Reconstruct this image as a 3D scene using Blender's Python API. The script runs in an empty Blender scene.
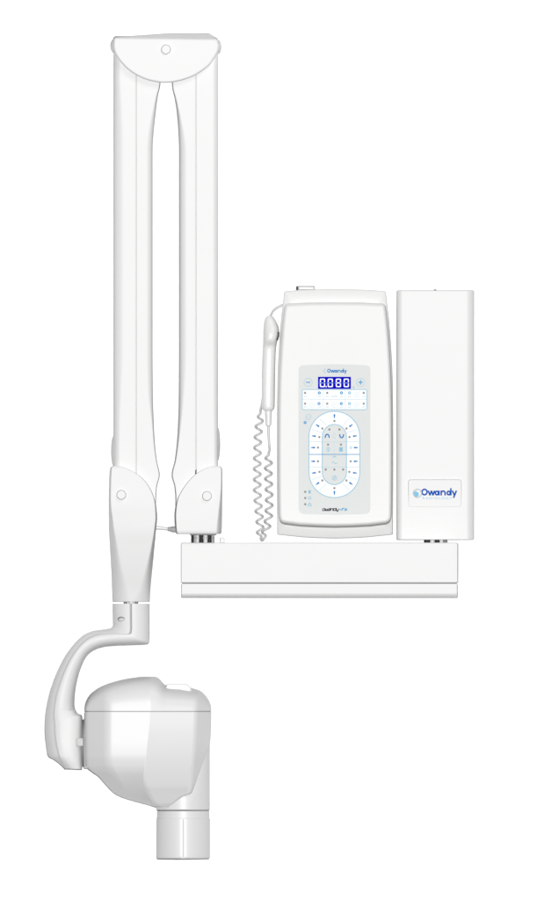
import bpy, bmesh, math, random
from mathutils import Vector
random.seed(4)
R = math.radians
S = 0.0015                     # metres per photo pixel
Z0 = 0.55

def W(px, py, d):              # picture coordinates + distance from the wall -> world
    return Vector(((px - 268.5) * S, -d * S, (900 - py) * S + Z0))

# ------------------------------------------------------------------ camera, light, exposure
sc = bpy.context.scene
C = sc.collection
cam = bpy.data.cameras.new('camera'); cam_o = bpy.data.objects.new('camera', cam); C.objects.link(cam_o)
cam.type = 'ORTHO'; cam.ortho_scale = 900 * S; cam.clip_end = 200
cam_o.location = (0, -6, 450 * S + Z0); cam_o.rotation_euler = (R(90), 0, 0)
sc.camera = cam_o

w = bpy.data.worlds.new('World'); sc.world = w; w.use_nodes = True
w.node_tree.nodes['Background'].inputs[0].default_value = (0.97, 0.985, 1, 1)
w.node_tree.nodes['Background'].inputs[1].default_value = 0.05

def area(name, loc, target, size, power, color=(1, 1, 1)):
    l = bpy.data.lights.new(name, 'AREA'); l.shape = 'DISK'; l.size = size; l.energy = power; l.color = color
    o = bpy.data.objects.new(name, l); C.objects.link(o); o.location = loc
    o.rotation_euler = (Vector(target) - Vector(loc)).to_track_quat('-Z', 'Y').to_euler()
    return o
ctr = (0, 0, 450 * S + Z0)
area('key_lamp', (0, -40, ctr[2]), ctr, 0.5, math.pi * 1600 * 3.2)
area('top_softbox', (1.15, -3.1, ctr[2] + 2.6), ctr, 1.5, 38)

sc.view_settings.view_transform = 'Standard'; sc.view_settings.look = 'None'
sc.view_settings.exposure = 0; sc.view_settings.gamma = 1
sc.view_settings.use_curve_mapping = False

# ------------------------------------------------------------------ materials
def mat(name, col, rough=0.45, spec=0.35, metal=0.0, vary=0.0, bump=0.0, scale=600, emit=0.0, coat=0):
    m = bpy.data.materials.new(name); m.use_nodes = True
    nt = m.node_tree; b = nt.nodes['Principled BSDF']
    b.inputs['Base Color'].default_value = (*col, 1)
    b.inputs['Roughness'].default_value = rough
    b.inputs['Specular IOR Level'].default_value = spec
    b.inputs['Metallic'].default_value = metal
    b.inputs['Coat Weight'].default_value = coat
    if emit:
        b.inputs['Emission Color'].default_value = (*col, 1); b.inputs['Emission Strength'].default_value = emit
    if vary or bump:
        tc = nt.nodes.new('ShaderNodeTexCoord')
        n = nt.nodes.new('ShaderNodeTexNoise'); n.inputs['Scale'].default_value = scale; n.inputs['Detail'].default_value = 3
        nt.links.new(tc.outputs['Object'], n.inputs['Vector'])
        if vary:
            n2 = nt.nodes.new('ShaderNodeTexNoise'); n2.inputs['Scale'].default_value = 14; n2.inputs['Detail'].default_value = 4
            nt.links.new(tc.outputs['Object'], n2.inputs['Vector'])
            mx = nt.nodes.new('ShaderNodeMix'); mx.data_type = 'RGBA'
            mx.inputs['A'].default_value = (*[c * (1 - vary) for c in col], 1)
            mx.inputs['B'].default_value = (*[min(1, c * (1 + vary)) for c in col], 1)
            nt.links.new(n2.outputs['Fac'], mx.inputs['Factor']); nt.links.new(mx.outputs['Result'], b.inputs['Base Color'])
        if bump:
            bp = nt.nodes.new('ShaderNodeBump'); bp.inputs['Strength'].default_value = bump; bp.inputs['Distance'].default_value = 0.0004
            nt.links.new(n.outputs['Fac'], bp.inputs['Height']); nt.links.new(bp.outputs['Normal'], b.inputs['Normal'])
    return m

M = {
 'wall':  mat('white_wall_paint', (0.935, 0.935, 0.935), 0.9, 0.0, bump=0.05, scale=150),
 'white': mat('white_enamel', (0.655, 0.655, 0.649), 0.46, 0.3, vary=0.010, bump=0.06),
 'arm':   mat('white_arm_enamel', (0.655, 0.655, 0.649), 0.46, 0.3, vary=0.012, bump=0.06),
 'head':  mat('white_head_plastic', (0.655, 0.655, 0.650), 0.42, 0.4, vary=0.012, bump=0.06),
 'shell': mat('white_shell_plastic', (0.655, 0.655, 0.645), 0.46, 0.3, vary=0.008, bump=0.05),
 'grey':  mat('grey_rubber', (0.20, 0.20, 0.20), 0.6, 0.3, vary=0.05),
 'cable': mat('pale_cable_plastic', (0.64, 0.64, 0.63), 0.34, 0.5, vary=0.03),
 'cord': mat('grey_white_cord_jacket', (0.47, 0.47, 0.46), 0.33, 0.5, vary=0.05),
 'midgrey': mat('grey_plastic', (0.36, 0.36, 0.36), 0.5, 0.3, vary=0.04),
 'midgrey2': mat('pale_grey_plastic', (0.50, 0.50, 0.50), 0.5, 0.3, vary=0.04),
 'black': mat('black_rubber', (0.02, 0.02, 0.02), 0.6, 0.3, vary=0.1),
 'chrome': mat('brushed_steel', (0.55, 0.55, 0.55), 0.25, 0.5, metal=1.0, vary=0.04),
 'membrane': mat('grey_membrane_foil', (0.61, 0.63, 0.622), 0.6, 0.15, vary=0.006),
 'printwhite': mat('white_print', (0.80, 0.81, 0.81), 0.6, 0.2, vary=0.005),
 'lightblue': mat('light_blue_print', (0.22, 0.45, 0.60), 0.7, 0.1, vary=0.02),
 'paleblue': mat('pale_blue_print', (0.44, 0.58, 0.64), 0.7, 0.1, vary=0.02),
 'skyblue': mat('sky_blue_print', (0.20, 0.47, 0.66), 0.7, 0.1, vary=0.02),
 'blue': mat('blue_print', (0.012, 0.17, 0.46), 0.7, 0.1, vary=0.03),
 'midblue': mat('mid_blue_print', (0.04, 0.26, 0.52), 0.7, 0.1, vary=0.03),
 'logoblue': mat('logo_blue_print', (0.006, 0.075, 0.38), 0.7, 0.1, vary=0.03),
 'ink': mat('black_print', (0.025, 0.03, 0.04), 0.7, 0.1, vary=0.05),
 'dot': mat('grey_indicator', (0.24, 0.23, 0.22), 0.6, 0.2, vary=0.03),
 'screen': mat('blue_display', (0.004, 0.001, 0.42), 0.8, 0.03, vary=0.02),
 'digit': mat('white_lit_digit', (0.72, 0.74, 0.78), 0.5, 0.2, emit=0.25),
 'dimdigit': mat('unlit_digit', (0.10, 0.22, 0.60), 0.7, 0.1, vary=0.02),
 'silver': mat('silver_print', (0.42, 0.44, 0.45), 0.6, 0.2, vary=0.03),
}

# ------------------------------------------------------------------ object helpers
def thing(name, label, cat, base, group=None):
    o = bpy.data.objects.new(name, None); C.objects.link(o); o.location = base
    o.empty_display_size = 0.05
    o['label'] = label; o['category'] = cat
    if group: o['group'] = group
    return o

def wpos(o):
    p = Vector((0, 0, 0))
    while o is not None:
        p += o.location; o = o.parent
    return p

class MB:
    """collects faces given in world coordinates"""
    def __init__(s): s.v = []; s.f = []; s.flat = set()
    def add(s, verts, faces, flat=()):
        n = len(s.v); s.v += [Vector(v) for v in verts]
        for i, f in enumerate(faces):
            if i in flat: s.flat.add(len(s.f))
            s.f.append(tuple(k + n for k in f))
    def build(s, name, m, parent=None, angle=32, weighted=True, label=None, smooth=True):
        lo = [min(v[i] for v in s.v) for i in range(3)]; hi = [max(v[i] for v in s.v) for i in range(3)]
        org = Vector([(a + b) / 2 for a, b in zip(lo, hi)])
        me = bpy.data.meshes.new(name)
        me.from_pydata([v - org for v in s.v], [], s.f)
        bm = bmesh.new(); bm.from_mesh(me)
        bmesh.ops.remove_doubles(bm, verts=bm.verts, dist=1e-7)
        bmesh.ops.recalc_face_normals(bm, faces=bm.faces)
        for f in bm.faces: f.smooth = smooth
        lim = R(angle)
        for e in bm.edges:
            if len(e.link_faces) == 2 and e.calc_face_angle(0) > lim: e.smooth = False
        bm.to_mesh(me); bm.free()
        me.materials.append(m)
        o = bpy.data.objects.new(name, me); C.objects.link(o)
        if parent:
            o.parent = parent; o.location = org - wpos(parent)
        else: o.location = org
        if weighted and smooth:
            md = o.modifiers.new('weighted_normals', 'WEIGHTED_NORMAL'); md.keep_sharp = True
        if label: o['label'] = label
        return o

def tag(o, label, cat, group=None):
    o['label'] = label; o['category'] = cat
    if group: o['group'] = group
    return o

def lerp(a, b, t): return a + (b - a) * t

def interp(keys, y):
    """keys [(y, v...)] -> smooth monotone interpolation (pchip) of every column"""
    n = len(keys)
    if y <= keys[0][0]: return list(keys[0][1:])
    if y >= keys[-1][0]: return list(keys[-1][1:])
    i = max(k for k in range(n - 1) if keys[k][0] <= y)
    out = []
    h = keys[i + 1][0] - keys[i][0]; t = (y - keys[i][0]) / h
    for c in range(1, len(keys[0])):
        def sl(k): return (keys[k + 1][c] - keys[k][c]) / (keys[k + 1][0] - keys[k][0])
        def tan(k):
            if k == 0: return sl(0)
            if k == n - 1: return sl(n - 2)
            a, b = sl(k - 1), sl(k)
            return 0 if a * b <= 0 else 2 * a * b / (a + b)
        m0, m1 = tan(i) * h, tan(i + 1) * h
        p0, p1 = keys[i][c], keys[i + 1][c]
        t2, t3 = t * t, t * t * t
        out.append((2*t3-3*t2+1)*p0 + (t3-2*t2+t)*m0 + (-2*t3+3*t2)*p1 + (t3-t2)*m1)
    return out

def spline(pts, n=8, closed=False):
    out = []
    N = len(pts)
    rng = N if closed else N - 1
    for i in range(rng):
        def g(k): return pts[k % N] if closed else pts[max(0, min(N - 1, k))]
        p0, p1, p2, p3 = g(i - 1), g(i), g(i + 1), g(i + 2)
        for j in range(n):
            t = j / n
            out.append(tuple(0.5 * ((2*b) + (-a + c) * t + (2*a - 5*b + 4*c - d) * t*t + (-a + 3*b - 3*c + d) * t**3)
                             for a, b, c, d in zip(p0, p1, p2, p3)))
    if not closed: out.append(tuple(pts[-1]))
    return out

def fillet(poly, seg=6):
    """poly [(x, y, r)] -> rounded closed polygon with a constant number of points"""
    n = len(poly); out = []
    for i in range(n):
        p = Vector(poly[i][:2]); a = Vector(poly[i - 1][:2]); b = Vector(poly[(i + 1) % n][:2]); r = poly[i][2]
        da, db = a - p, b - p
        la, lb = da.length, db.length
        if r <= 0.01 or la < 1e-6 or lb < 1e-6:
            out += [tuple(p)] if r <= 0.01 else [tuple(p)] * (seg + 1); continue
        da /= la; db /= lb
        cosang = max(-1, min(1, da.dot(db))); ang = math.acos(cosang)
        tl = min(r / max(1e-6, math.tan(ang / 2)), la * 0.48, lb * 0.48)
        A, B = p + da * tl, p + db * tl
        for j in range(seg + 1):
            t = j / seg
            q = A * (1-t)**2 + p * 2 * t * (1-t) + B * t * t
            out.append(tuple(q))
    return out

def loft(mb, rings, caps=(True, True), closed=True):
    n = len(rings[0]); v = []; f = []; flat = []
    for r in rings: v += r
    for i in range(len(rings) - 1):
        for j in range(n if closed else n - 1):
            k = (j + 1) % n
            f.append((i*n + j, i*n + k, (i+1)*n + k, (i+1)*n + j))
    if caps[0]: f.append(tuple(range(n)))
    if caps[1]: f.append(tuple((len(rings)-1)*n + j for j in range(n)))
    mb.add(v, f)

def inset(poly, r):
    if not r: return list(poly)
    n = len(poly)
    if r > 5:
        xs = [p[0] for p in poly]; ys = [p[1] for p in poly]
        cx, cy = (min(xs)+max(xs))/2, (min(ys)+max(ys))/2; hx, hy = (max(xs)-min(xs))/2, (max(ys)-min(ys))/2
        return [(cx + (x-cx)*(1-r/hx), cy + (y-cy)*(1-r/hy)) for x, y in poly]
    area2 = sum(poly[i][0]*poly[(i+1) % n][1] - poly[(i+1) % n][0]*poly[i][1] for i in range(n))
    sg = 1 if area2 > 0 else -1
    out = []
    for i in range(n):
        p = Vector(poly[i]); a = Vector(poly[i-1]); b = Vector(poly[(i+1) % n])
        e1 = (p - a); e2 = (b - p)
        if e1.length < 1e-9: e1 = e2
        if e2.length < 1e-9: e2 = e1
        n1 = Vector((-e1.y, e1.x)).normalized() * sg; n2 = Vector((-e2.y, e2.x)).normalized() * sg
        m = (n1 + n2)
        if m.length < 1e-6: m = n1
        m.normalize()
        out.append(tuple(p + m * r / max(0.5, m.dot(n1))))
    return out

def prof(mb, outline, profile):
    """outline in picture coordinates, profile [(inset, d)] from back to front"""
    loft(mb, [[W(x, y, d) for x, y in inset(outline, r)] for r, d in profile])

def round_profile(d0, d1, r, depth=None, n=6, back=0.0):
    depth = depth or r
    p = [(back, d0), (0, d0 + back), (0, d1 - depth)] if back else [(0, d0), (0, d1 - depth)]
    for i in range(1, n + 1):
        a = i / n * math.pi / 2
        p.append((r * (1 - math.cos(a)), d1 - depth + depth * math.sin(a)))
    return p

def rrect(x0, y0, x1, y1, r, seg=6):
    return fillet([(x0, y0, r), (x1, y0, r), (x1, y1, r), (x0, y1, r)], seg)

def circle(cx, cy, r, n=32, ry=None):
    ry = ry or r
    return [(cx + r*math.cos(2*math.pi*i/n), cy + ry*math.sin(2*math.pi*i/n)) for i in range(n)]

def box(mb, x0, x1, y0, y1, d0, d1, b=0.4):
    prof(mb, rrect(x0, y0, x1, y1, b, 3), round_profile(d0, d1, b, n=3))

def tube(mb, pts, r, n=12, rr=None):
    """round tube along world points"""
    P = [Vector(p) for p in pts]; rings = []
    up = None
    for i, p in enumerate(P):
        t = (P[min(i+1, len(P)-1)] - P[max(i-1, 0)]).normalized()
        if up is None:
            up = t.orthogonal().normalized()
        up = (up - t * up.dot(t)).normalized()
        s = t.cross(up); rad = rr[i] if rr else r
        rings.append([p + (up * math.cos(2*math.pi*k/n) + s * math.sin(2*math.pi*k/n)) * rad for k in range(n)])
    loft(mb, rings)

def cyl_z(mb, cx, cd, levels, n=48):
    """vertical body of revolution, levels [(y, r)]"""
    loft(mb, [[W(cx + r*math.cos(2*math.pi*k/n), y, cd + r*math.sin(2*math.pi*k/n)) for k in range(n)] for y, r in levels])

def cyl_x(mb, cy, cd, levels, n=48):
    loft(mb, [[W(x, cy + r*math.cos(2*math.pi*k/n), cd + r*math.sin(2*math.pi*k/n)) for k in range(n)] for x, r in levels])

def section(xl, xr, fl, fr, c, dF, dB, groove=None, n=10, bl=None, br=None, gw=0.7, gd=3.0, drl=None, drr=None):
    """horizontal cut (x, d): flat front from fl to fr, elliptical shoulders to the sides"""
    pts = []
    drl = drl or dF - c; drr = drr or dF - c
    for i in range(n + 1):
        a = i / n * math.pi / 2
        pts.append((fl - (fl - xl) * math.cos(a), dF - drl + drl * math.sin(a)))
    if groove is not None:
        pts += [(groove - gw, dF), (groove - gw*0.4, dF - gd), (groove + gw*0.4, dF - gd), (groove + gw, dF)]
    for i in range(n + 1):
        a = math.pi / 2 * (1 - i / n)
        pts.append((fr + (xr - fr) * math.cos(a), dF - drr + drr * math.sin(a)))
    bw = min(6, (xr - xl) * 0.3)
    for i in range(n // 2 + 1):
        a = i / (n // 2) * math.pi / 2
        pts.append((xr - bw + bw * math.cos(a), c - (c - dB) * math.sin(a)))
    for i in range(n // 2 + 1):
        a = math.pi / 2 * (1 - i / (n // 2))
        pts.append((xl + bw - bw * math.cos(a), c - (c - dB) * math.sin(a)))
    return pts

# flat print on a plane facing the room
class Print(MB):
    def __init__(s, d): super().__init__(); s.d = d; s.k = 0
    def dd(s): s.k += 1; return s.d + 0.004 * s.k
    def poly(s, pts):
        d = s.dd(); s.add([W(x, y, d) for x, y in pts], [tuple(range(len(pts)))])
    def rect(s, x0, y0, x1, y1): s.poly([(x0, y0), (x1, y0), (x1, y1), (x0, y1)])
    def disc(s, x, y, r, ry=None, n=20): s.poly(circle(x, y, r, n, ry))
    def stroke(s, pts, wd, closed=False):
        P = [Vector(p[:2]) for p in pts]; n = len(P); L = []; Rr = []
        for i in range(n):
            a = P[i-1] if (closed or i) else None; b = P[(i+1) % n] if (closed or i < n-1) else None
            e1 = (P[i]-a).normalized() if a is not None else (b-P[i]).normalized()
            e2 = (b-P[i]).normalized() if b is not None else e1
            n1 = Vector((-e1.y, e1.x)); n2 = Vector((-e2.y, e2.x)); m = (n1+n2)
            m = m.normalized() if m.length > 1e-6 else n1
            m = m * (wd/2) / max(0.45, m.dot(n1))
            L.append(P[i]+m); Rr.append(P[i]-m)
        d = s.dd(); v = [W(p.x, p.y, d) for p in L] + [W(p.x, p.y, d) for p in Rr]
        f = [(i, (i+1) % n, n+(i+1) % n, n+i) for i in range(n if closed else n-1)]
        s.add(v, f)
    def ring(s, x, y, r, wd, ry=None, n=28): s.stroke(circle(x, y, r, n, ry), wd, True)
    def make(s, name, m, parent, label=None): return s.build(name, m, parent, weighted=False, smooth=False, label=label)

def text_mb(txt, x0, x1, ybase, height, d, shear=0.0, bold=0.0, space=1.0):
    cu = bpy.data.curves.new('lettering', 'FONT'); cu.body = txt; cu.size = 1; cu.shear = shear; cu.offset = bold; cu.space_character = space
    o = bpy.data.objects.new('lettering', cu); C.objects.link(o)
    dg = bpy.context.evaluated_depsgraph_get()
    me = bpy.data.meshes.new_from_object(o.evaluated_get(dg))
    xs = [v.co.x for v in me.vertices]; ys = [v.co.y for v in me.vertices]
    a, b = min(xs), max(xs); h = max(ys)
    mb = MB()
    mb.add([W(x0 + (v.co.x - a) / (b - a) * (x1 - x0), ybase - v.co.y / h * height, d) for v in me.vertices],
           [tuple(p.vertices) for p in me.polygons])
    bpy.data.objects.remove(o); bpy.data.curves.remove(cu); bpy.data.meshes.remove(me)
    return mb

def wordmark(pr, x0, ybase, u, sw):
    """the round geometric lettering O w a n d y, u = x-height"""
    def T(p): return [(x0 + x*u, ybase - y*u) for x, y in p]
    def ring(cx, cy, rx, ry): pr.stroke(T([(cx + rx*math.cos(2*math.pi*i/28), cy + ry*math.sin(2*math.pi*i/28)) for i in range(28)]), sw, True)
    h = sw / u / 2
    ring(0.68, 0.70, 0.68-h, 0.72-h)
    for q in ((1.46, 1.0, 1.80, 0), (1.80, 0, 2.11, 1.0), (2.11, 1.0, 2.42, 0), (2.42, 0, 2.74, 1.0)): pr.stroke(T([q[:2], q[2:]]), sw * 0.95)
    ring(3.22, 0.5, 0.47-h, 0.52-h); pr.stroke(T([(3.66, 0), (3.66, 1.0)]), sw)
    pr.stroke(T([(4.12, 0), (4.12, 1.0)]), sw)
    pr.stroke(T([(4.12, 0.5)] + [(4.52 - 0.40*math.cos(a/10*math.pi), 0.5 + 0.40*math.sin(a/10*math.pi)) for a in range(1, 10)] + [(4.92, 0.5), (4.92, 0)]), sw)
    ring(5.66, 0.5, 0.47-h, 0.52-h); pr.stroke(T([(6.10, 0), (6.10, 1.5)]), sw)
    pr.stroke(T([(6.40, 1.0), (6.83, 0.02)]), sw); pr.stroke(T([(7.25, 1.0), (6.66, -0.5)]), sw)

# ================================================================== the wall
mb = MB()
mb.add([(x, y, z) for y in (0, 0.1) for x, z in ((-4, -2), (4, -2), (4, 4.5), (-4, 4.5))],
       [(0, 1, 2, 3), (7, 6, 5, 4), (0, 4, 5, 1), (1, 5, 6, 2), (2, 6, 7, 3), (3, 7, 4, 0)])
wall = mb.build('wall', M['wall'], smooth=False); wall['kind'] = 'structure'

# ================================================================== wall rail
rail = thing('wall_rail', 'long low white wall rail under the control unit and the tall box', 'rail', W(319.5, 597, 0))
def rail_piece(y0, y1, d1, rt, rb, xs, name, m, rbd=None):
    rbd = rbd or rb
    ring = [(y0, 0)]
    for i in range(7):
        a = i/6*math.pi/2; ring.append((y0 + rt*(1-math.sin(a)), d1 - rt*(1 - math.sin(a)) if False else d1 - rt + rt*math.sin(a)))
    ring = [(y0, 0)] + [(y0 + rt - rt*math.cos(i/6*math.pi/2), d1 - rt + rt*math.sin(i/6*math.pi/2)) for i in range(7)]
    ring += [(y1 - rb + rb*math.sin(i/8*math.pi/2), d1 - rbd + rbd*math.cos(i/8*math.pi/2)) for i in range(9)] + [(y1, 0)]
    cy, cd = (y0+y1)/2, 0
    def sc_ring(x, q): return [W(x, cy + (y-cy)*(1 - q/((y1-y0)/2)), max(0, d - q)) for y, d in ring]
    x0, x1 = xs
    mb = MB(); loft(mb, [sc_ring(x0, 1.0), sc_ring(x0+0.3, 0.35), sc_ring(x0+1.0, 0), sc_ring(x1-1.0, 0), sc_ring(x1-0.3, 0.35), sc_ring(x1, 1.0)])
    return mb.build(name, m, rail)
rail_piece(542.6, 582.6, 80, 1.2, 0.7, (181, 457.7), 'rail_body', M['white'])
rail_piece(583.6, 597.6, 79.6, 0.7, 4.5, (181.3, 457.3), 'cover_strip', M['white'], 6)
mb = MB(); box(mb, 182.5, 456.2, 580, 586, 2, 78.6); mb.build('seam_gasket_or_shade', M['grey'], rail)
mb = MB(); prof(mb, rrect(219.8, 537.2, 224.6, 543.5, 1.2), round_profile(52, 64, 1.0)); mb.build('stop_peg', M['white'], rail)

# ================================================================== generator box
gen = thing('generator_box', 'tall plain white box with rounded vertical edges and a blue logo plate', 'box', W(435, 539.8, 0))
mb = MB()
def gsec(y, q): return [W(x, y, d) for x, d in section(396.3+q, 473.9-q, 402.5, 466.5, 38, 50-q, 0+q*0, n=10, drl=6.5, drr=8)]
loft(mb, [gsec(290.4, 1.4), gsec(290.7, 0.5), gsec(291.6, 0), gsec(538.8, 0), gsec(539.5, 0.4), gsec(539.9, 1.2)])
mb.build('case', M['white'], gen)
mb = MB(); cyl_z(mb, 435, 30, [(291, 1.3), (289.6, 1.2), (289.3, 0.8)], 20); mb.build('top_screw', M['grey'], gen)
for x, r_, m_ in ((427, 3.1, 'black'), (432.4, 2.5, 'white'), (437.2, 2.4, 'black'), (441.4, 2.0, 'white'), (445.2, 2.0, 'grey')):
    mb = MB(); cyl_z(mb, x, 36, [(539, r_), (543.4, r_)], 24); mb.build('mounting_foot', M[m_], gen)
# logo plate with a thin raised frame
mb = MB(); prof(mb, rrect(408.0, 479.2, 461.8, 507.5, 3.5), [(0, 49.0), (0.05, 49.9), (0.75, 51.0)])
plate = mb.build('logo_plate', M['white'], gen)
D = 51.06
p = Print(D); wordmark(p, 421.2, 495.4, 4.86, 1.55); p.make('lettering', M['logoblue'], plate)
text_mb('RADIOLOGY', 422.6, 452, 499.2, 2.2, D, space=1.35).build('small_lettering', M['skyblue'], plate, weighted=False, smooth=False)
p = Print(D)
p.poly([(417.1 + 3.5*math.cos(R(a)), 493.5 + 3.5*math.sin(R(a))) for a in range(95, 215, 8)] +
       [(419.2 + 3.0*math.cos(R(a)), 492.3 + 3.0*math.sin(R(a))) for a in range(220, 90, -8)])
p.poly(circle(416.4, 494.2, 2.4))
p.make('emblem_globe', M['skyblue'], plate)
p = Print(D + 0.12); p.ring(417.4, 493.3, 4.1, 1.0); p.make('emblem_ring', M['silver'], plate)
plate.rotation_euler[0] = R(2.6)

# ================================================================== control unit
ctl = thing('control_unit', 'white rounded wall control unit with grey keypad and blue digital display', 'control unit', W(335, 538, 0))
left = [(284.3, 292.0), (282.6, 306), (281.0, 320), (278.8, 350), (277.6, 376), (277.0, 420), (276.9, 470), (277.2, 534)]
def mir(p): return [(670 - x, y) for x, y in p]
base_o = fillet([(284.2, 291.3, 1.5)] + [(x, y, 0.001) for x, y in spline(left[1:-1], 4)] + [(277.2, 534.6, 1.2)] +
                [(301.5, 537.2, 0.001), (318, 538.1, 0.001), (335, 538.5, 0.001), (352, 538.1, 0.001), (368.5, 537.2, 0.001)] +
                [(670-277.2, 534.6, 1.2)] + [(x, y, 0.001) for x, y in mir(spline(left[1:-1], 4))[::-1]] + [(670-284.2, 291.3, 1.5)] +
                [(370, 289.9, 0.001), (352, 289.3, 0.001), (335, 289.1, 0.001), (318, 289.3, 0.001), (300, 289.9, 0.001)], 3)
ded = []
for q in base_o:
    if not ded or (abs(q[0]-ded[-1][0]) + abs(q[1]-ded[-1][1])) > 0.02: ded.append(q)
mb = MB(); prof(mb, ded, [(0, 0), (0, 22.0), (0.4, 23.0), (1.2, 23.8), (6, 25.2), (13.0, 26.8)]); mb.build('base', M['shell'], ctl)
lshell = [(283.4, 312), (281.6, 330), (279.6, 360), (278.4, 390), (277.9, 430), (277.9, 480), (278.2, 508)]
sh = fillet([(284.6, 303.8, 6)] + [(x, y, 0.001) for x, y in spline(lshell, 4)] + [(278.6, 522.6, 11)] +
            [(300, 525.3, 0.001), (318, 526.2, 0.001), (335, 526.6, 0.001), (352, 526.2, 0.001), (370, 525.3, 0.001)] +
            [(670-278.6, 522.6, 11)] + [(x, y, 0.001) for x, y in mir(spline(lshell, 4))[::-1]] + [(670-284.6, 303.8, 6)] +
            [(360, 302.6, 0.001), (335, 302.4, 0.001), (310, 302.6, 0.001)], 8)
ded = []
for q in sh:
    if not ded or (abs(q[0]-ded[-1][0]) + abs(q[1]-ded[-1][1])) > 0.02: ded.append(q)
mb = MB(); prof(mb, ded, round_profile(22, 44, 3.6, 5.5, n=10)); shell = mb.build('front_shell', M['shell'], ctl)
mb = MB(); prof(mb, [(x, y + 1.9 if y > 500 else y + 4) for x, y in inset(ded, 0.6)], [(0, 18), (0, 28.5), (0.3, 28.8)]); mb.build('seam_gasket_or_shade', M['grey'], ctl)  # dark strip standing in for the shadow beneath the shell's lower edge
# top connector
mb = MB(); prof(mb, rrect(295.8, 286.0, 315.0, 292, 0.8), round_profile(6, 18, 0.8)); con = mb.build('connector', M['midgrey'], ctl)
mb = MB(); prof(mb, rrect(299.2, 287.2, 313.4, 289.0, 0.4), round_profile(17, 18.6, 0.3)); mb.build('connector_socket', M['cable'], con)
mb = MB(); prof(mb, rrect(296.3, 286.6, 298.2, 290, 0.3), round_profile(17, 18.7, 0.3)); mb.build('connector_clip', M['black'], con)

# ---- keypad
def KA(u, v): return (290 + u/5.967, 355 + v/5.967)
def KB(u, v): return (290 + u/5.967, 405 + v/5.967)
mem = fillet([(298.5, 365.6, 5), (310, 364.7, .001), (334.5, 364.1, .001), (359, 364.7, .001), (370.4, 365.6, 5), (370.4, 513.6, 6),
              (359, 514.3, .001), (334.5, 514.8, .001), (310, 514.3, .001), (298.5, 513.6, 6)], 6)
ded = []
for q in mem:
    if not ded or (abs(q[0]-ded[-1][0]) + abs(q[1]-ded[-1][1])) > 0.02: ded.append(q)
mb = MB(); prof(mb, ded, [(0, 43.5), (0, 44.15), (0.2, 44.25)]); key = mb.build('keypad', M['membrane'], ctl)
D0 = 44.30
# white fields
def stadium(x0, x1, y0, y1, n=24):
    r = (x1-x0)/2; cx = (x0+x1)/2
    return [(cx + r*math.cos(math.pi + math.pi*i/n), y0 + r + r*math.sin(math.pi + math.pi*i/n)) for i in range(n+1)] + \
           [(cx + r*math.cos(math.pi*i/n), y1 - r + r*math.sin(math.pi*i/n)) for i in range(n+1)]
tab = rrect(302.3, 389.5, 366.7, 409.6, 1.6)
outer = stadium(309.0, 359.8, 411.3, 497.6); inner = stadium(322.3, 346.5, 424.4, 484.6)
p = Print(D0); p.poly(tab); p.make('program_field', M['printwhite'], key)
p = Print(D0); p.poly(outer); p.make('tooth_dial', M['printwhite'], key)
p = Print(D0+0.1); p.poly(inner); p.make('dial_centre', M['membrane'], key)
# printed light blue lines
p = Print(D0+0.2)
p.stroke(tab, 0.65, True); p.stroke(outer, 0.75, True); p.stroke(inner, 0.75, True)
p.ring(*KA(108, 163), 4.1, 0.32); p.ring(*KA(421, 163), 4.1, 0.32)
p.ring(*KA(110, 370), 2.6, 0.4); p.ring(*KB(117, 555), 1.3, 0.6); p.ring(*KB(363, 254), 1.0, 0.55)
p.stroke([KB(106, 600), KB(128, 600), KB(117, 583)], 0.6, True)
p.make('printed_outline', M['lightblue'], key)
p = Print(D0+0.2)
p.rect(302.6, 399.1, 366.4, 399.5); p.rect(323.2, 389.9, 323.6, 409.2); p.rect(345.1, 389.9, 345.5, 409.2)
for a in ((175, 80, 215, 120), (130, 145, 190, 165), (118, 218, 192, 218), (118, 370, 192, 370), (130, 445, 190, 425), (175, 510, 215, 470)):
    x0, y0, x1, y1 = a
    p.stroke([KB(x0, y0), KB(x1, y1)], 0.45); p.stroke([KB(530-x0, y0), KB(530-x1, y1)], 0.45)
for v in (220, 370): p.stroke([KB(195, v), KB(335, v)], 0.45)
p.stroke([KB(265, 222), KB(265, 292)], 0.35)
for c in ((398, 236), (132, 298), (265, 298), (398, 298)):
    p.ring(*KA(*c), 2.5, 0.3); x, y = KA(*c); p.rect(x-1.2, y-0.25, x+1.2, y+0.25)
x, y = KA(110, 370); p.rect(x-1.8, y-0.3, x+1.8, y+0.3)
for u, v in ((90, 247), (175, 247), (222, 247), (307, 247), (355, 247), (440, 247), (265, 247), (90, 310), (175, 310), (222, 310), (307, 310), (355, 310), (440, 310)):
    x, y = KA(u, v); k = 1.3 if u != 265 else 2.8; p.rect(x-k, y-0.45, x-0.15, y+0.45); p.rect(x+0.2, y-0.45, x+k, y+0.45)
p.make('printed_divider', M['paleblue'], key)
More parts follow.
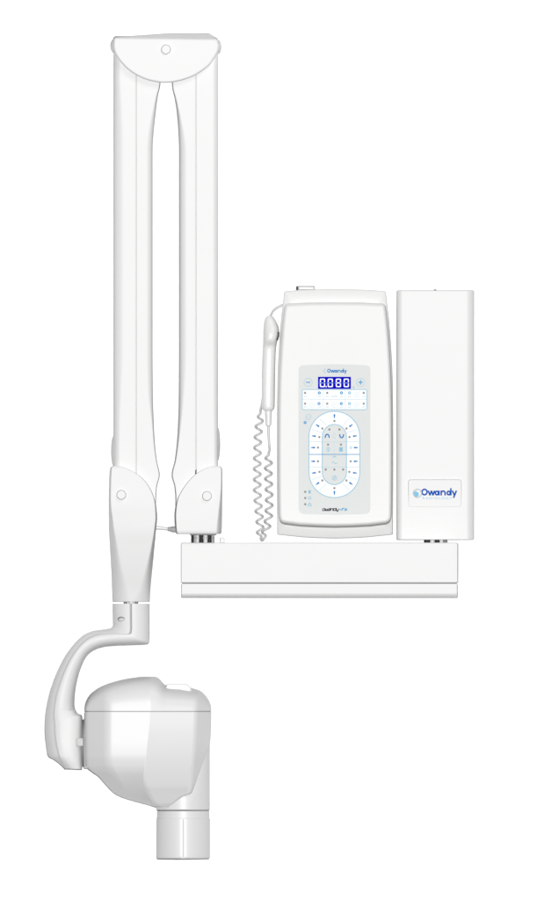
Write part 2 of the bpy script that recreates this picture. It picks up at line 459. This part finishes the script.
# mid blue line + icons
p = Print(D0+0.3)
p.rect(309.0, 454.05, 359.8, 454.75)
p.make('dial_midline', M['midblue'], key)
def icon(name, at, m, draw, d=D0+0.3):
    q = Print(d); x, y = at; draw(q, x, y); return q.make(name, m, key)
LB, BL = M['lightblue'], M['blue']
icon('minus_symbol', KA(108, 163), M['midblue'], lambda q, x, y: q.rect(x-2.2, y-0.45, x+2.2, y+0.45))
icon('plus_symbol', KA(421, 163), M['midblue'], lambda q, x, y: q.poly([(x+a*2.2 if abs(a) > .9 else x+a, y+b*2.2 if abs(b) > .9 else y+b) for a, b in
     ((-1, -.45), (-.45, -.45), (-.45, -1), (.45, -1), (.45, -.45), (1, -.45), (1, .45), (.45, .45), (.45, 1), (-.45, 1), (-.45, .45), (-1, .45))]))
for u, v in ((175, 226), (307, 226), (355, 226), (173, 290), (306, 290), (355, 290), (90, 403)):
    icon('key_symbol', KA(u, v), M['midblue'] if u != 355 else LB, lambda q, x, y: q.ring(x, y, 1.0, 0.95))
icon('battery_symbol', KB(117, 518), LB, lambda q, x, y: q.disc(x, y, 1.3, 1.9))
icon('lamp_symbol', KB(265, 310), LB, lambda q, x, y: q.stroke([(x-1.6, y+0.8), (x-0.9, y-0.7), (x+0.9, y-0.7), (x+1.6, y+0.8)], 0.7))
icon('filled_symbol', KB(304, 265), LB, lambda q, x, y: q.poly([(x-2, y-2.1), (x+2, y-2.1), (x+1.5, y), (x+2, y+2.1), (x-2, y+2.1), (x-1.5, y)]))
icon('patient_symbol', KB(228, 265), LB, lambda q, x, y: (q.ring(x, y, 1.5, 0.45, 2.0), q.rect(x-0.25, y-2, x+0.25, y+2)))
icon('wave_symbol', KB(265, 345), LB, lambda q, x, y: q.stroke([(x-3, y), (x-1, y-1), (x+1, y+1), (x+3, y)], 0.5))
icon('crossed_circle_symbol', KB(265, 435), LB, lambda q, x, y: (q.ring(x, y, 2.3, 0.45), q.stroke([(x-1.6, y+1.6), (x+1.6, y-1.6)], 0.4), q.ring(x, y, 1.1, 0.3)))
icon('jaw_symbol', KB(265, 183), M['paleblue'], lambda q, x, y: q.ring(x, y, 1.2, 0.45, 2.6))
for u, v, dx, dy in ((265, 66, 0, 1), (165, 123, .8, .55), (363, 123, .8, -.55), (143, 185, 1, .12), (387, 185, 1, -.12), (138, 254, 1, 0), (393, 254, 1, 0),
                     (138, 336, 1, 0), (392, 336, 1, 0), (143, 405, 1, -.12), (387, 405, 1, .12), (165, 468, .8, -.55), (363, 468, .8, .55), (265, 524, 0, 1)):
    L = math.hypot(dx, dy); dx, dy = dx/L, dy/L
    k = 1 if u < 265 else -1
    nx, ny = -dy, dx
    # small tooth: crown wider, root tapering
    icon('tooth_symbol', KB(u, v), BL, lambda q, x, y: q.poly([(x + k*dx*a + nx*b, y + k*dy*a + ny*b) for a, b in
         ((-2.2, .3), (-2.2, -.3), (-0.4, -.65), (1.4, -.85), (1.9, -.5), (1.9, .5), (1.4, .85), (-0.4, .65))]))
icon('arch_symbol', KB(222, 185), BL, lambda q, x, y: q.stroke([(x + 1.9*math.cos(R(a)), y + 0.9 - 2.6*math.sin(R(a))) for a in range(-20, 201, 20)], 1.2))
icon('arch_symbol', KB(308, 185), BL, lambda q, x, y: q.stroke([(x + 1.9*math.cos(R(a)), y - 0.9 + 2.6*math.sin(R(a))) for a in range(-20, 201, 20)], 1.2))
# indicator dots
led = None
spots = [KA(u, v) for u, v in ((90, 226), (222, 226), (440, 226), (90, 290), (222, 290), (440, 290))] + \
        [KB(u, v) for u, v in ((265, 95), (193, 140), (337, 140), (175, 191), (355, 191), (167, 254), (167, 336), (362, 336), (176, 399), (354, 399), (193, 450), (337, 450),
                               (265, 496), (235, 146), (295, 146), (227, 236), (304, 236), (213, 385), (265, 385), (317, 385), (91, 518), (91, 555), (91, 592))]
for x, y in spots:
    if led is None:
        mb = MB(); prof(mb, circle(x, y, 1.12, 16), [(0, D0+0.1), (0, D0+0.35), (0.4, D0+0.5)]); led = mb.build('indicator_light', M['dot'], key); l0 = (x, y)
    else:
        o = led.copy(); C.objects.link(o); o.parent = key
        o.location = led.location + (W(x, y, 0) - W(l0[0], l0[1], 0))
# display
mb = MB(); prof(mb, rrect(318.0, 376.8, 350.9, 388.9, 0.4), [(0, 44.2), (0, 44.4)]); disp = mb.build('display', M['screen'], key, smooth=False)
SEG = {'0': 'abcdef', '8': 'abcdefg'}
lit, dim = Print(44.5), Print(44.45)
for cx, ch in ((322.5, '0'), (330.3, '0'), (338.4, '8'), (346.3, '0')):
    w2, h2, t = 2.1, 3.75, 1.05; cy = 382.9
    for sname in 'abcdefg':
        x0, x1, y0, y1 = {'a': (-w2, w2, -h2-t/2, -h2+t/2), 'd': (-w2, w2, h2-t/2, h2+t/2), 'g': (-w2+.5, w2-.5, -t/2, t/2),
                          'b': (w2-t/2, w2+t/2, -h2, -0.45), 'c': (w2-t/2, w2+t/2, 0.45, h2), 'f': (-w2-t/2, -w2+t/2, -h2, -0.45), 'e': (-w2-t/2, -w2+t/2, 0.45, h2)}[sname]
        (lit if sname in SEG[ch] else dim).rect(cx+x0, cy+y0, cx+x1, cy+y1)
lit.rect(325.6, 386.1, 326.8, 387.3)
for cx in (322.5, 330.3, 338.4, 346.3): dim.rect(cx-3.6, 382.2, cx-2.75, 383.6)
lit.make('lit_digits', M['digit'], disp)
o = dim.build('unlit_segments', M['dimdigit'], disp, weighted=False, smooth=False)
text_mb('s', 352.8, 354.5, 388.3, 2.2, D0+0.1).build('unit_letter', M['lightblue'], key, weighted=False, smooth=False)
# lettering
p = Print(D0+0.1); wordmark(p, 327.2, 372.6, 2.66, 0.85); p.make('brand_lettering', M['blue'], key)
p = Print(D0+0.1); p.stroke([(325.9, 368.9), (324.2, 369.9), (323.8, 371.3), (324.6, 372.5), (326.2, 372.7)], 0.5); p.make('brand_emblem', M['lightblue'], key)
def techno(pr, x0, yb, u, wd, glyphs, step):
    for i, g in enumerate(glyphs):
        for st in g:
            pr.stroke([(x0 + i*step + (x + 0.3*y)*u, yb - y*u) for x, y in st], wd)
G = {'o': [[(0, 0), (1, 0), (1, 1), (0, 1), (0, -.08)]], 'w': [[(0, 1), (0, 0), (1, 0), (1, 1)], [(.5, 0), (.5, .8)]], 'a': [[(0, 1), (1, 1), (1, 0), (0, 0), (0, .5), (1, .5)]],
     'n': [[(0, 0), (0, 1), (1, 1), (1, 0)]], 'd': [[(1, 1.4), (1, 0), (0, 0), (0, 1), (1, 1)]], 'y': [[(0, 1), (0, .1), (1, .1)], [(1, 1), (1, -.4), (.2, -.4)]],
     '-': [[(.1, .5), (.9, .5)]], 'r': [[(0, 0), (0, 1), (1, 1)]], 'x': [[(0, 0), (1, 1)], [(0, 1), (1, 0)]]}
p = Print(D0+0.1); techno(p, 322.4, 510.6, 2.0, 0.72, [G[c] for c in 'owandy'], 2.75); p.make('model_lettering', M['ink'], key)
p = Print(D0+0.1); techno(p, 339.0, 510.6, 2.1, 0.85, [G[c] for c in '-rx'], 2.75); p.make('model_suffix', M['midblue'], key)

# ================================================================== handset and its coiled cord
hs = thing('handset', 'slim pale exposure handset hanging at the left of the control unit', 'handset', W(268, 426, 18))
hk = [(315.6, 268.5, 271.2, 20, 3), (316.3, 266.6, 272.6, 19.5, 4.5), (318, 265.2, 274.2, 19, 6.5), (320.5, 264.3, 275.6, 18.6, 8), (325, 263.5, 277.8, 18.3, 9.3), (330, 263.2, 279.1, 18.5, 10.6),
      (335, 263.1, 278.9, 18.8, 11.2), (340, 263.0, 277.6, 18.8, 10.8), (346.5, 262.8, 276.2, 18, 7.0), (352, 262.5, 275.7, 18, 6.4), (376, 261.8, 275.1, 18, 6.4),
      (400, 261.7, 274.8, 18, 6.4), (406, 261.8, 274.7, 18, 6.3), (409.5, 262.5, 273.9, 18, 5.6), (410.8, 264, 272.4, 18, 4.0)]
mb = MB(); rings = []
ys = [hk[0][0]] + [316 + i*1.5 for i in range(63)] + [410, 410.5, 410.8]
for y in ys:
    xl, xr, c, h = interp(hk, y)
    rings.append([W((xl+xr)/2 + (xr-xl)/2*math.copysign(abs(math.cos(a))**0.85, math.cos(a)), y, c + h*math.copysign(abs(math.sin(a))**0.85, math.sin(a))) for a in [2*math.pi*k/32 for k in range(32)]])
loft(mb, rings); hbody = mb.build('body', M['cable'], hs)
mb = MB(); prof(mb, fillet([(276.6, 331.6, 1), (279.5, 332, 1), (279.2, 336, 1), (278.0, 340.5, 1), (276.0, 340.5, 0.5)], 3), round_profile(14, 26, 0.6)); mb.build('trigger_button', M['black'], hs)
mb = MB(); cyl_z(mb, 268.4, 18, [(410, 3.6), (412, 3.5), (424.5, 3.0), (425.8, 2.6), (426.4, 1.6)], 28); mb.build('strain_relief', M['cable'], hs)
mb = MB()
path = []
def helix(cx, y0, y1, amp, pitch, ph, up=False, d=18):
    n = max(2, int(abs(y1-y0) / pitch * 16)); out = []
    for i in range(n+1):
        y = lerp(y0, y1, i/n); a = 2*math.pi*(y-y0)/pitch + ph
        e = min(1, i/8, (n-i)/8)
        out.append((cx(y) + amp*e*math.cos(a), y - 0*amp, d + amp*e*math.sin(a)))
    return out
cxa = lambda y: interp([(452, 268.6), (470, 268.3), (500, 269.2), (518, 268.4), (530, 265.9), (540, 263.4)], y)[0]
cxb = lambda y: interp([(411, 260.6), (425, 259.0), (440, 257.8), (465, 257.2), (490, 257.2), (505, 258.2), (520, 259.6), (540, 260.6)], y)[0]
path += [(268.4, 424, 18), (268.5, 432, 18), (269.2, 445, 18), (269.8, 450, 18)]
path += helix(cxa, 453, 538.5, 3.4, 10.6, 0.4, d=21)
path += [(262.6, 540.2, 19), (261.6, 540.4, 16.5)]
path += helix(cxb, 538.5, 413, 3.4, 10.6, 0.4, d=14)
path += [(260.4, 410.5, 10), (262, 404, 7.5), (264, 390, 6), (267, 350, 6), (269.3, 325, 8), (270.6, 315.5, 12), (273, 311, 14), (276.5, 308, 14.5), (280.5, 305.9, 14.5), (285, 304.6, 14.5)]
tube(mb, [W(*q) for q in path], 1.3*S, 12)
tag(mb.build('coiled_cord', M['cord'], None, weighted=False, angle=80), 'pale coiled cord looping down from the handset and back up', 'cord')

# ================================================================== folding arm
arm = thing('folding_arm', 'white folded scissor arm, two tall beams under a rounded knuckle, with curved yoke', 'support arm', W(203, 542, 60))
CD, DF, DB = 60, 84, 38
def beam(keys, groove, name, ytop, ybot, gpad):
    mb = MB(); rings = []
    n = 150
    for i in range(n+1):
        y = lerp(ytop, ybot, i/n)
        xl, xr, fl, fr = interp(keys, y)
        rings.append([W(x, yy, d) for (x, d), yy in zip(section(xl, xr, fl, fr, CD, DF, DB, groove, gw=0.65, gd=1.6, drl=6, drr=6), [y]*200)])
    loft(mb, rings)
    return mb.build(name, M['arm'], arm)
beam([(50, 114, 161, 121, 159.5), (84.5, 114, 160.4, 121, 159.0), (95, 114, 158.1, 122, 156.0), (117, 114, 155.2, 123, 151), (136, 114, 153.3, 124, 147.5), (150, 114, 152.6, 124, 146.5),
      (350, 114, 152.6, 124, 146.5), (392, 114, 152.9, 122, 147.6), (420, 114, 153.7, 120.5, 151.3), (445, 114, 155.1, 120, 153.6), (462, 114, 157.2, 120, 156), (475, 114, 159.8, 120, 158.6),
      (487, 114, 157.0, 120, 155.8), (501, 114, 156.1, 120, 155), (520, 114, 155.5, 120, 154)], 136.1, 'arm_beam', 50, 520, 1)
beam([(50, 171.8, 218.3, 173.2, 213), (85, 172.0, 218.3, 173.4, 213), (100, 175, 218.3, 177, 213), (117, 177.4, 218.3, 181, 212.8), (136, 178.7, 218.3, 185, 212.8), (150, 179.2, 218.2, 187, 212.8),
      (350, 179.2, 218.1, 187, 212.8), (400, 178.9, 218, 184, 213), (428, 178, 218, 181, 213.4), (459, 175.2, 218, 176.6, 213.8), (475, 171.8, 218, 173, 214), (487, 174.6, 218, 175.8, 214),
      (498, 175.5, 218, 176.7, 214), (520, 175.5, 218, 176.7, 214)], 195.9, 'arm_beam', 50, 520, 1)
# knuckle
ksp = spline([(219.2, 46.5), (218.0, 51.8), (214, 58.8), (208.4, 66.2), (196.3, 74.8), (184.2, 79.8), (173.3, 82.3), (166, 82.9), (159.7, 82.7), (147.5, 80.2), (136.3, 75.3), (127.3, 69.1), (119.5, 60.7), (114.5, 52.3), (113.2, 46.5)], 5)
kfront = fillet([(113.2, 44, .001), (113.6, 37.4, 5.5), (130, 37.5, .001), (166, 37.9, .001), (217.6, 38.6, 5.5), (219.2, 44.5, .001)], 6) + ksp
kback = fillet([(113.2, 44, .001), (113.7, 37.5, 5.5), (131, 36.4, .001), (166, 33.9, .001), (209.5, 33.5, 4), (219.2, 44.5, .001)], 6) + ksp
mb = MB()
loft(mb, [[W(x, y, 30) for x, y in inset(kback, 1)], [W(x, y, 32) for x, y in kback]] +
         [[W(x, y, d) for x, y in inset(kfront, r)] for r, d in round_profile(70, 93, 2.0, 3.0, n=6)[0:]])
knuckle = mb.build('knuckle', M['arm'], arm)
def screw(x, y, d, par, tilt=(0, 0), r=5.0):
    mb = MB(); prof(mb, circle(x, y, r, 40), [(0, d-2), (0.05, d+0.2), (0.8, d+3.2), (1.1, d+3.35)])
    o = mb.build('screw_cap', M['arm'], par); o.rotation_euler = (R(tilt[0]), 0, R(tilt[1])); return o
screw(166, 49.4, 93, knuckle)
def side_cap(x, y, d, rx, ry, par, rd=None):
    mb = MB(); rd = rd or ry
    loft(mb, [[W(x + rx*math.sin(t), y + ry*math.cos(t)*math.cos(a), d + rd*math.cos(t)*math.sin(a)) for a in [2*math.pi*k/28 for k in range(28)]] for t in [math.pi*(j/14-0.5)*0.98 for j in range(15)]])
    return mb.build('side_cap', M['arm'], par)
side_cap(113.6, 46.8, 62, 3.0, 6.3, knuckle, 18); side_cap(218.6, 47.6, 62, 2.8, 6.3, knuckle, 18)
side_cap(114.2, 451, 60, 2.7, 15.5, arm, 18); side_cap(217.6, 444, 60, 2.7, 17, arm, 18)
# forearm (elbow cover that tapers into a round neck)
fk = [(466.0, 113.4, 119, 114.6, 117.5, 92, 32), (466.6, 111.8, 121.5, 113.2, 120.3, 92.3, 31.7), (468, 110.7, 126.0, 112.2, 124.8, 92.5, 31.5), (470, 110.2, 130.4, 111.8, 129.2, 92.6, 31.4), (472.5, 110.0, 135.2, 111.6, 134, 92.6, 31.4),
      (476, 109.8, 140.4, 111.4, 139.2, 92.6, 31.4), (480, 109.6, 144.7, 111.2, 143.5, 92.6, 31.4), (485, 109.5, 148.7, 111.1, 147.4, 92.6, 31.4), (490, 109.4, 151.6, 111, 150.3, 92.6, 31.4), (499.4, 109.2, 155.1, 110.9, 153.9, 92.5, 31.4), (506, 109.2, 156.3, 111.2, 154.9, 92.3, 31.6),
      (517, 109.3, 157.2, 112.8, 155.4, 91.6, 32.2), (530, 109.5, 156.1, 114.7, 154.0, 90.6, 33), (545, 110.3, 154.7, 117.6, 151.2, 88.5, 34.5), (561, 111.2, 153.2, 120.8, 147.2, 86, 36.5), (575, 112, 151.8, 124.2, 143.2, 83.5, 38.6), (590, 112.5, 150.5, 128.3, 138.5, 80.5, 40.6), (601.6, 112.9, 149.9, 130.6, 132.6, 78.6, 41.6)]
mb = MB(); rings = []
ysl = [466, 466.3, 466.6, 467.2] + [468 + i*1.2 for i in range(28)] + [502 + i*2.5 for i in range(40)] + [601.6]
for y in ysl:
    xl, xr, fl, fr, dF, dB = interp(fk, y)
    rings.append([W(x, y, d) for x, d in section(xl, xr, fl, fr, 60, dF, dB, n=14)])
# true round neck on the last ring and a tiny edge break
loft(mb, rings); fore = mb.build('forearm', M['arm'], arm)
screw(121.3, 494.8, 92.6, fore)
# shoulder cover
sk = [(466.0, 213.5, 219.6, 214.7, 218.4, 92), (466.6, 209.8, 221.0, 211, 219.7, 92.3), (468, 205.8, 222.0, 207, 220.6, 92.5), (470, 201.4, 222.4, 202.6, 221, 92.6), (472.5, 197.3, 222.5, 198.5, 221, 92.6), (476, 192.9, 222.5, 194.1, 221, 92.6), (480, 188.9, 222.5, 190.1, 221, 92.6),
      (487, 183.5, 222.5, 184.7, 220.8, 92.6), (493, 179.8, 222.5, 181, 220.4, 92.6), (498, 177.3, 222.4, 178.6, 220, 92.6), (506, 175.5, 222.3, 176.9, 219, 92.4), (516, 174.5, 222.2, 176.2, 217.6, 92.2), (526, 174.9, 222.0, 176.6, 216.4, 91.9), (532.6, 175.8, 221.6, 177.4, 215.8, 91.6), (533.8, 176.8, 220.6, 178.4, 215.4, 90.6)]
mb = MB(); rings = []
for y in [466, 466.3, 466.6, 467.2] + [468 + i*1.2 for i in range(28)] + [502 + i*2 for i in range(16)] + [533.2, 533.8]:
    xl, xr, fl, fr, dF = interp(sk, y)
    rings.append([W(x, y, d) for x, d in section(xl, xr, fl, fr, 60, dF, 30, n=12)])
loft(mb, rings); shoulder = mb.build('shoulder_cover', M['arm'], arm)
screw(207, 496, 92.55, shoulder, (0.0, 0.0))
mb = MB(); prof(mb, [(195.5, 470.2), (196.9, 469.4), (196.0, 474.2), (195.0, 474.6)], [(0, 82), (0, 84.9)]); mb.build('seam_slot', M['black'], arm)
# pivot between shoulder and rail
for x, m_, rr_, dd_ in ((192.6, 'black', 1.4, 66), (195.0, 'midgrey', 1.5, 66), (197.6, 'white', 1.9, 67), (201.2, 'black', 2.2, 68), (205.5, 'white', 2.2, 68), (209.6, 'black', 2.0, 67), (212.5, 'midgrey', 1.7, 66)):  # black, grey and white colours imitate reflections on one chrome pivot
    mb = MB()
    cyl_z(mb, x, dd_, [(533, rr_), (537.2, rr_), (537.5, rr_*0.7), (538.3, rr_*0.7), (538.6, rr_), (543, rr_)], 20)
    mb.build('reflection_stripe_pin', M[m_], arm)
mb = MB(); prof(mb, rrect(190.2, 533.2, 216.5, 535.2, 0.6), round_profile(40, 80, 0.4)); mb.build('pivot_shade_plate', M['grey'], arm)  # added dark plate that paints the shadow line below the shoulder
mb = MB(); cyl_z(mb, 202.9, 56, [(533, 11.6), (543, 11.6)]); mb.build('pivot_post', M['midgrey'], arm)
# link cable
mb = MB(); tube(mb, [W(x, y, 60) for x, y in ((153, 527.2), (157, 527.6), (163, 528.2), (168, 529), (172, 529.4), (178, 529.4))], 1, 14, [2.1*S, 1.9*S, 1.6*S, 1.3*S, 1.2*S, 1.2*S]); mb.build('link_cable', M['cable'], arm)
mb = MB(); tube(mb, [W(x, y, 60) for x, y in ((167.6, 528.9), (168.2, 528.9), (171, 529.1), (171.1, 529.1), (174.6, 529.4), (178, 529.4))], 1, 16, [1.4*S, 2.0*S, 2.2*S, 2.8*S, 3.0*S, 3.0*S]); mb.build('cable_gland', M['midgrey'], arm)
# neck pins
for x in (125.6, 136.6):
    mb = MB(); cyl_z(mb, x, 70, [(600, 1.7), (605.5, 1.7)], 16); mb.build('neck_pin', M['grey'], arm)
mb = MB(); cyl_z(mb, 131.3, 58, [(600, 3.0), (605.5, 3.0)], 20); mb.build('neck_spindle', M['white'], arm)
# yoke
yk = [((112.9, 603.7), (149.8, 603.7), .49, 18.4), ((113.0, 612), (149.8, 612), .49, 18.4), ((113.2, 620), (149.8, 622), .49, 18.6), ((113.1, 625.0), (149.8, 634), .49, 19), ((112, 627.2), (149.6, 640.8), .48, 19.2),
      ((110.3, 628.2), (147.8, 644.0), .42, 19.2), ((107.5, 628.9), (139, 644.8), .33, 19), ((103.8, 629.4), (128, 645.2), .29, 18.6), ((98, 630.2), (114, 645.7), .28, 18), ((91.4, 631.4), (103, 647), .30, 18), ((82.5, 635.8), (93.8, 650.4), .33, 18.5),
      ((73.5, 644.7), (86.8, 656.4), .34, 19), ((64.6, 657), (81.4, 667), .34, 20), ((56.8, 672.7), (77.5, 679.5), .33, 21), ((50.4, 690.5), (75.1, 693), .31, 22), ((46.9, 706), (74.6, 706), .30, 23),
      ((45.4, 718), (77.4, 713.0), .29, 24), ((45.0, 727), (82.2, 716.5), .285, 24.5), ((45.3, 736), (82.2, 732), .29, 25), ((46.5, 746), (82.2, 746), .31, 25), ((48.3, 755.6), (82.2, 755), .34, 24.5), ((53.2, 758.9), (82.2, 759.5), .26, 24), ((58.0, 762.2), (82.2, 763), .18, 23.4), ((61.6, 765.4), (82.2, 766.2), .10, 22.6), ((65, 768.6), (82.2, 769.2), .04, 21.8)]
flat_k = [(o[0], o[1], i[0], i[1], g, h) for o, i, g, h in yk]
rings = []; mb = MB(); seam = []
for ox, oy, ix, iy, g, h in spline(flat_k, 6):
    O, I = Vector((ox, oy)), Vector((ix, iy)); mid = (O+I)/2; hv = (O-I)/2
    g = max(0.03, min(0.97, g)); tg = math.acos(1 - 2*g)
    dl = 0.7 / (hv.length * max(0.35, math.sin(tg)))
    ts = [(max(0.0, tg - dl)*k/9, 0) for k in range(10)] + [(tg - dl*0.4, 1), (tg + dl*0.4, 1)] + [(lerp(tg+dl, math.pi, k/13), 0) for k in range(14)] + [(math.pi + math.pi*k/16, 0) for k in range(1, 16)]
    ring = []
    for t, gv in ts:
        c, s_ = math.cos(t), math.sin(t)
        ex = 0.86
        if oy > 712 and c < 0: ex = 0.55
        cc = math.copysign(abs(c)**ex, c); ss = math.copysign(abs(s_)**ex, s_)
        q = mid + hv * cc; dd = 60 + h*ss - (2.4 if gv else 0)
        ring.append(W(q.x, q.y, dd))
    rings.append(ring); seam.append((ring[10] + ring[11]) / 2)
loft(mb, rings); yoke = mb.build('yoke', M['arm'], arm, angle=40)
mb = MB(); tube(mb, [q + Vector((0, -0.9*S, 0)) for q in seam], 0.5*S, 8); mb.build('seam_strip', M['midgrey2'], yoke, weighted=False, angle=80)
mb = MB(); prof(mb, rrect(76.2, 738.2, 83.2, 746.2, 0.8), round_profile(66, 85.0, 0.8)); mb.build('latch_tab', M['midgrey2'], yoke, smooth=False)
mb = MB(); prof(mb, circle(121.6, 619, 3.9, 28, 2.3), [(0, 74.0), (0, 76.9), (0.15, 77.0)]); dimple = mb.build('dimple_shade', M['grey'], yoke); dimple.rotation_euler[2] = R(-30)  # dark disc painting the shaded hollow of a dimple
mb = MB(); prof(mb, circle(122.0, 619.5, 3.2, 28, 1.7), [(0, 75.0), (0, 77.6), (0.5, 78.4)]); dimple = mb.build('dimple_lit_disc', M['cable'], yoke); dimple.rotation_euler[2] = R(-30)  # paler disc, offset to leave a painted crescent of dimple shade

# ================================================================== x-ray head
head = thing('x_ray_head', 'rounded faceted white x-ray head with a short round cone, hung on the yoke', 'x-ray head', W(183, 858, 62))
#      y     xl    x3    x4     x5     xr     dl  D3   D4   D5   Dr  dback
hk = [(711.5, 84.7, 107, 149.8, 196.7, 211.4, 92, 112, 114, 108, 84, 14),
      (725, 84.7, 107, 149.0, 196.2, 211.2, 92, 112, 114, 107.6, 83, 14),
      (740, 84.7, 107, 147.6, 195.4, 210.4, 92, 112, 113.5, 106, 83, 14),
      (755, 84.9, 107.2, 146.2, 194.4, 205.6, 91, 111.5, 112.2, 103.5, 83, 14),
      (765, 85.6, 108.0, 145.2, 193.6, 201.6, 87, 108.8, 110.6, 101, 84, 15),
      (771.5, 92.0, 110.5, 144.8, 193.0, 199.6, 84, 104.4, 109, 99, 85.5, 16),
      (776, 98.4, 113.5, 144.6, 192.6, 198.0, 77, 99.5, 107.4, 97.6, 86.5, 17),
      (781, 102.8, 117.0, 144.8, 192.0, 196.4, 69, 93, 105.2, 96.2, 87, 19),
      (787, 108.0, 122.0, 146.0, 191.4, 194.2, 58, 84, 101.5, 94.6, 87.6, 22),
      (793, 114.0, 128.0, 148.2, 190.0, 191.8, 51, 74, 96.0, 92.4, 87.6, 26),
      (797, 121.5, 134.0, 150.0, 181.0, 183.0, 46, 67, 92.4, 91.4, 87, 30),
      (800, 130.5, 140.0, 151.6, 177.0, 178.6, 43, 61, 90.0, 90.0, 86, 35),
      (804, 145.5, 149.0, 154.0, 172.5, 173.6, 43, 57, 87.4, 87.4, 83, 40),
      (807, 155.5, 156.5, 157.8, 168.5, 169.5, 47, 58, 84.0, 84.0, 80, 45)]
def hsec(y, q=0, radii=(8, 14, 15, 6, 7, 8, 8)):
    xl, x3, x4, x5, xr, dl, D3, D4, D5, Dr, db = interp(hk, y)
    poly = [(xl+q, min(db+12, dl-8), radii[0]), (xl+q, dl-q*0.5, radii[1]), (x3+q*0.4, D3-q, radii[2]), (x4, D4-q, radii[3]), (x5-q*0.3, D5-q, radii[4]), (xr-q, Dr-q*0.5, radii[5]), (xr-q, db+12, radii[6]), (lerp(xl, xr, .85), min(db, dl-16), 8), (lerp(xl, xr, .15), min(db, dl-16), 8)]
    return fillet(poly, 7)
mb = MB(); rings = []
for y in [711.7, 712.1] + [713.5 + i*2 for i in range(26)] + [766 + i*1.0 for i in range(42)]:
    rings.append([W(x, y, d) for x, d in hsec(y, 0.5 if y == 711.7 else 0)])
loft(mb, rings); mb.build('body', M['head'], head)
mb = MB(); loft(mb, [[W(x, y, d) for x, d in hsec(711.5, 1.3)] for y in (708, 713)]); mb.build('seam_gasket_or_shade', M['midgrey'], head)
# lid
sec = hsec(711.5)
def front(x):
    best = 0; lo_ = 200
    n = len(sec)
    for i in range(n):
        a, b = sec[i], sec[(i+1) % n]
        if min(a[0], b[0]) - 1e-9 <= x <= max(a[0], b[0]) + 1e-9:
            t = 0.5 if abs(b[0]-a[0]) < 1e-9 else (x-a[0])/(b[0]-a[0])
            v = lerp(a[1], b[1], t); best = max(best, v); lo_ = min(lo_, v)
    return best, lo_
top = [(84.7, 710), (84.9, 706.5), (85.6, 702.6), (86.6, 700), (89.4, 695.2), (93.3, 691.5), (98.5, 687.8), (104.5, 684.9), (113, 682), (123.1, 679.4), (132, 677.8), (141.7, 676.7), (150, 676.5), (156.0, 676.9), (159.0, 678.4), (162.0, 681.6), (165.2, 684.6), (170, 685.6), (180, 686.3), (190, 687.6), (199.5, 690.3), (204, 693.6), (206.9, 697.0), (209.6, 701.6), (211.0, 706), (211.4, 710)]
xs_ = [84.72, 84.8, 84.95, 85.2, 85.6, 86.2, 87, 88] + [89.5 + i*1.5 for i in range(78)] + [206.5, 207.5, 208.5, 209.4, 210.2, 210.7, 211.1, 211.3, 211.38]
mb = MB(); rings = []; NS = 36
for x in xs_:
    f, b = front(x); H = 710.9 - interp(top, x)[0]
    m_, hw = (f+b)/2, (f-b)/2
    # ridge: the left half of the lid is fuller than the right half
    pw = interp([(84, 2.4), (107, 3.0), (150, 3.3), (158, 3.0), (166, 2.7), (212, 2.6)], x)[0]
    ring = []
    for k in range(NS+1):
        a = math.pi*k/NS
        c, s_ = math.cos(a), math.sin(a)
        ring.append(W(x, 710.9 - H*abs(s_)**(2/pw), m_ + hw*math.copysign(abs(c)**(2/pw), c)))
    rings.append(ring)
loft(mb, rings, caps=(True, True), closed=True); lid = mb.build('lid', M['head'], head, angle=40)
mb = MB(); prof(mb, fillet([(165, 692, 1), (166.5, 684.0, 1), (187.0, 684.0, 1.5), (191.0, 687.4, 1), (192, 692, 1)], 4), round_profile(36, 93.5, 1.2)); mb.build('name_pad', M['head'], lid)
# tube and cone
mb = MB(); cyl_z(mb, 183.2, 62, [(712.5, 26.6), (720, 26.7), (809.0, 26.6), (809.8, 26.2), (810.2, 25.4)], 72); mb.build('tube_housing', M['head'], head)
mb = MB(); n = 96
def cone_ring(y, r, slot=True):
    out = []
    for k in range(n):
        a = 2*math.pi*k/n
        q = r - (0.5 if slot and abs(a - math.pi/2) < 0.02 else 0)
        out.append(W(183.3 + q*math.cos(a), y, 62 + q*math.sin(a)))
    return out
loft(mb, [cone_ring(810.9, 25.4, False), cone_ring(811.2, 26.0, False), cone_ring(817.9, 26.0, False), cone_ring(818.5, 26.7), cone_ring(856.6, 26.7), cone_ring(857.4, 26.2), cone_ring(858.4, 26.0, False), cone_ring(858.4, 24.0, False), cone_ring(830, 24.0, False)])
cone = mb.build('cone', M['head'], head)
mb = MB(); prof(mb, rrect(183.0, 819.0, 183.7, 857.0, 0.2, 2), [(0, 86), (0, 88.85)]); mb.build('index_line', M['midgrey'], cone)
# swivel disc towards the yoke
mb = MB(); cyl_x(mb, 743, 52, [(81.2, 23.4), (86, 23.4)]); mb.build('swivel_shaft', M['grey'], head)
mb = MB(); cyl_x(mb, 743.2, 51, [(83.9, 24.2), (84.2, 25.0), (86, 25.3), (90, 25)], 64); mb.build('swivel_flange', M['head'], head)
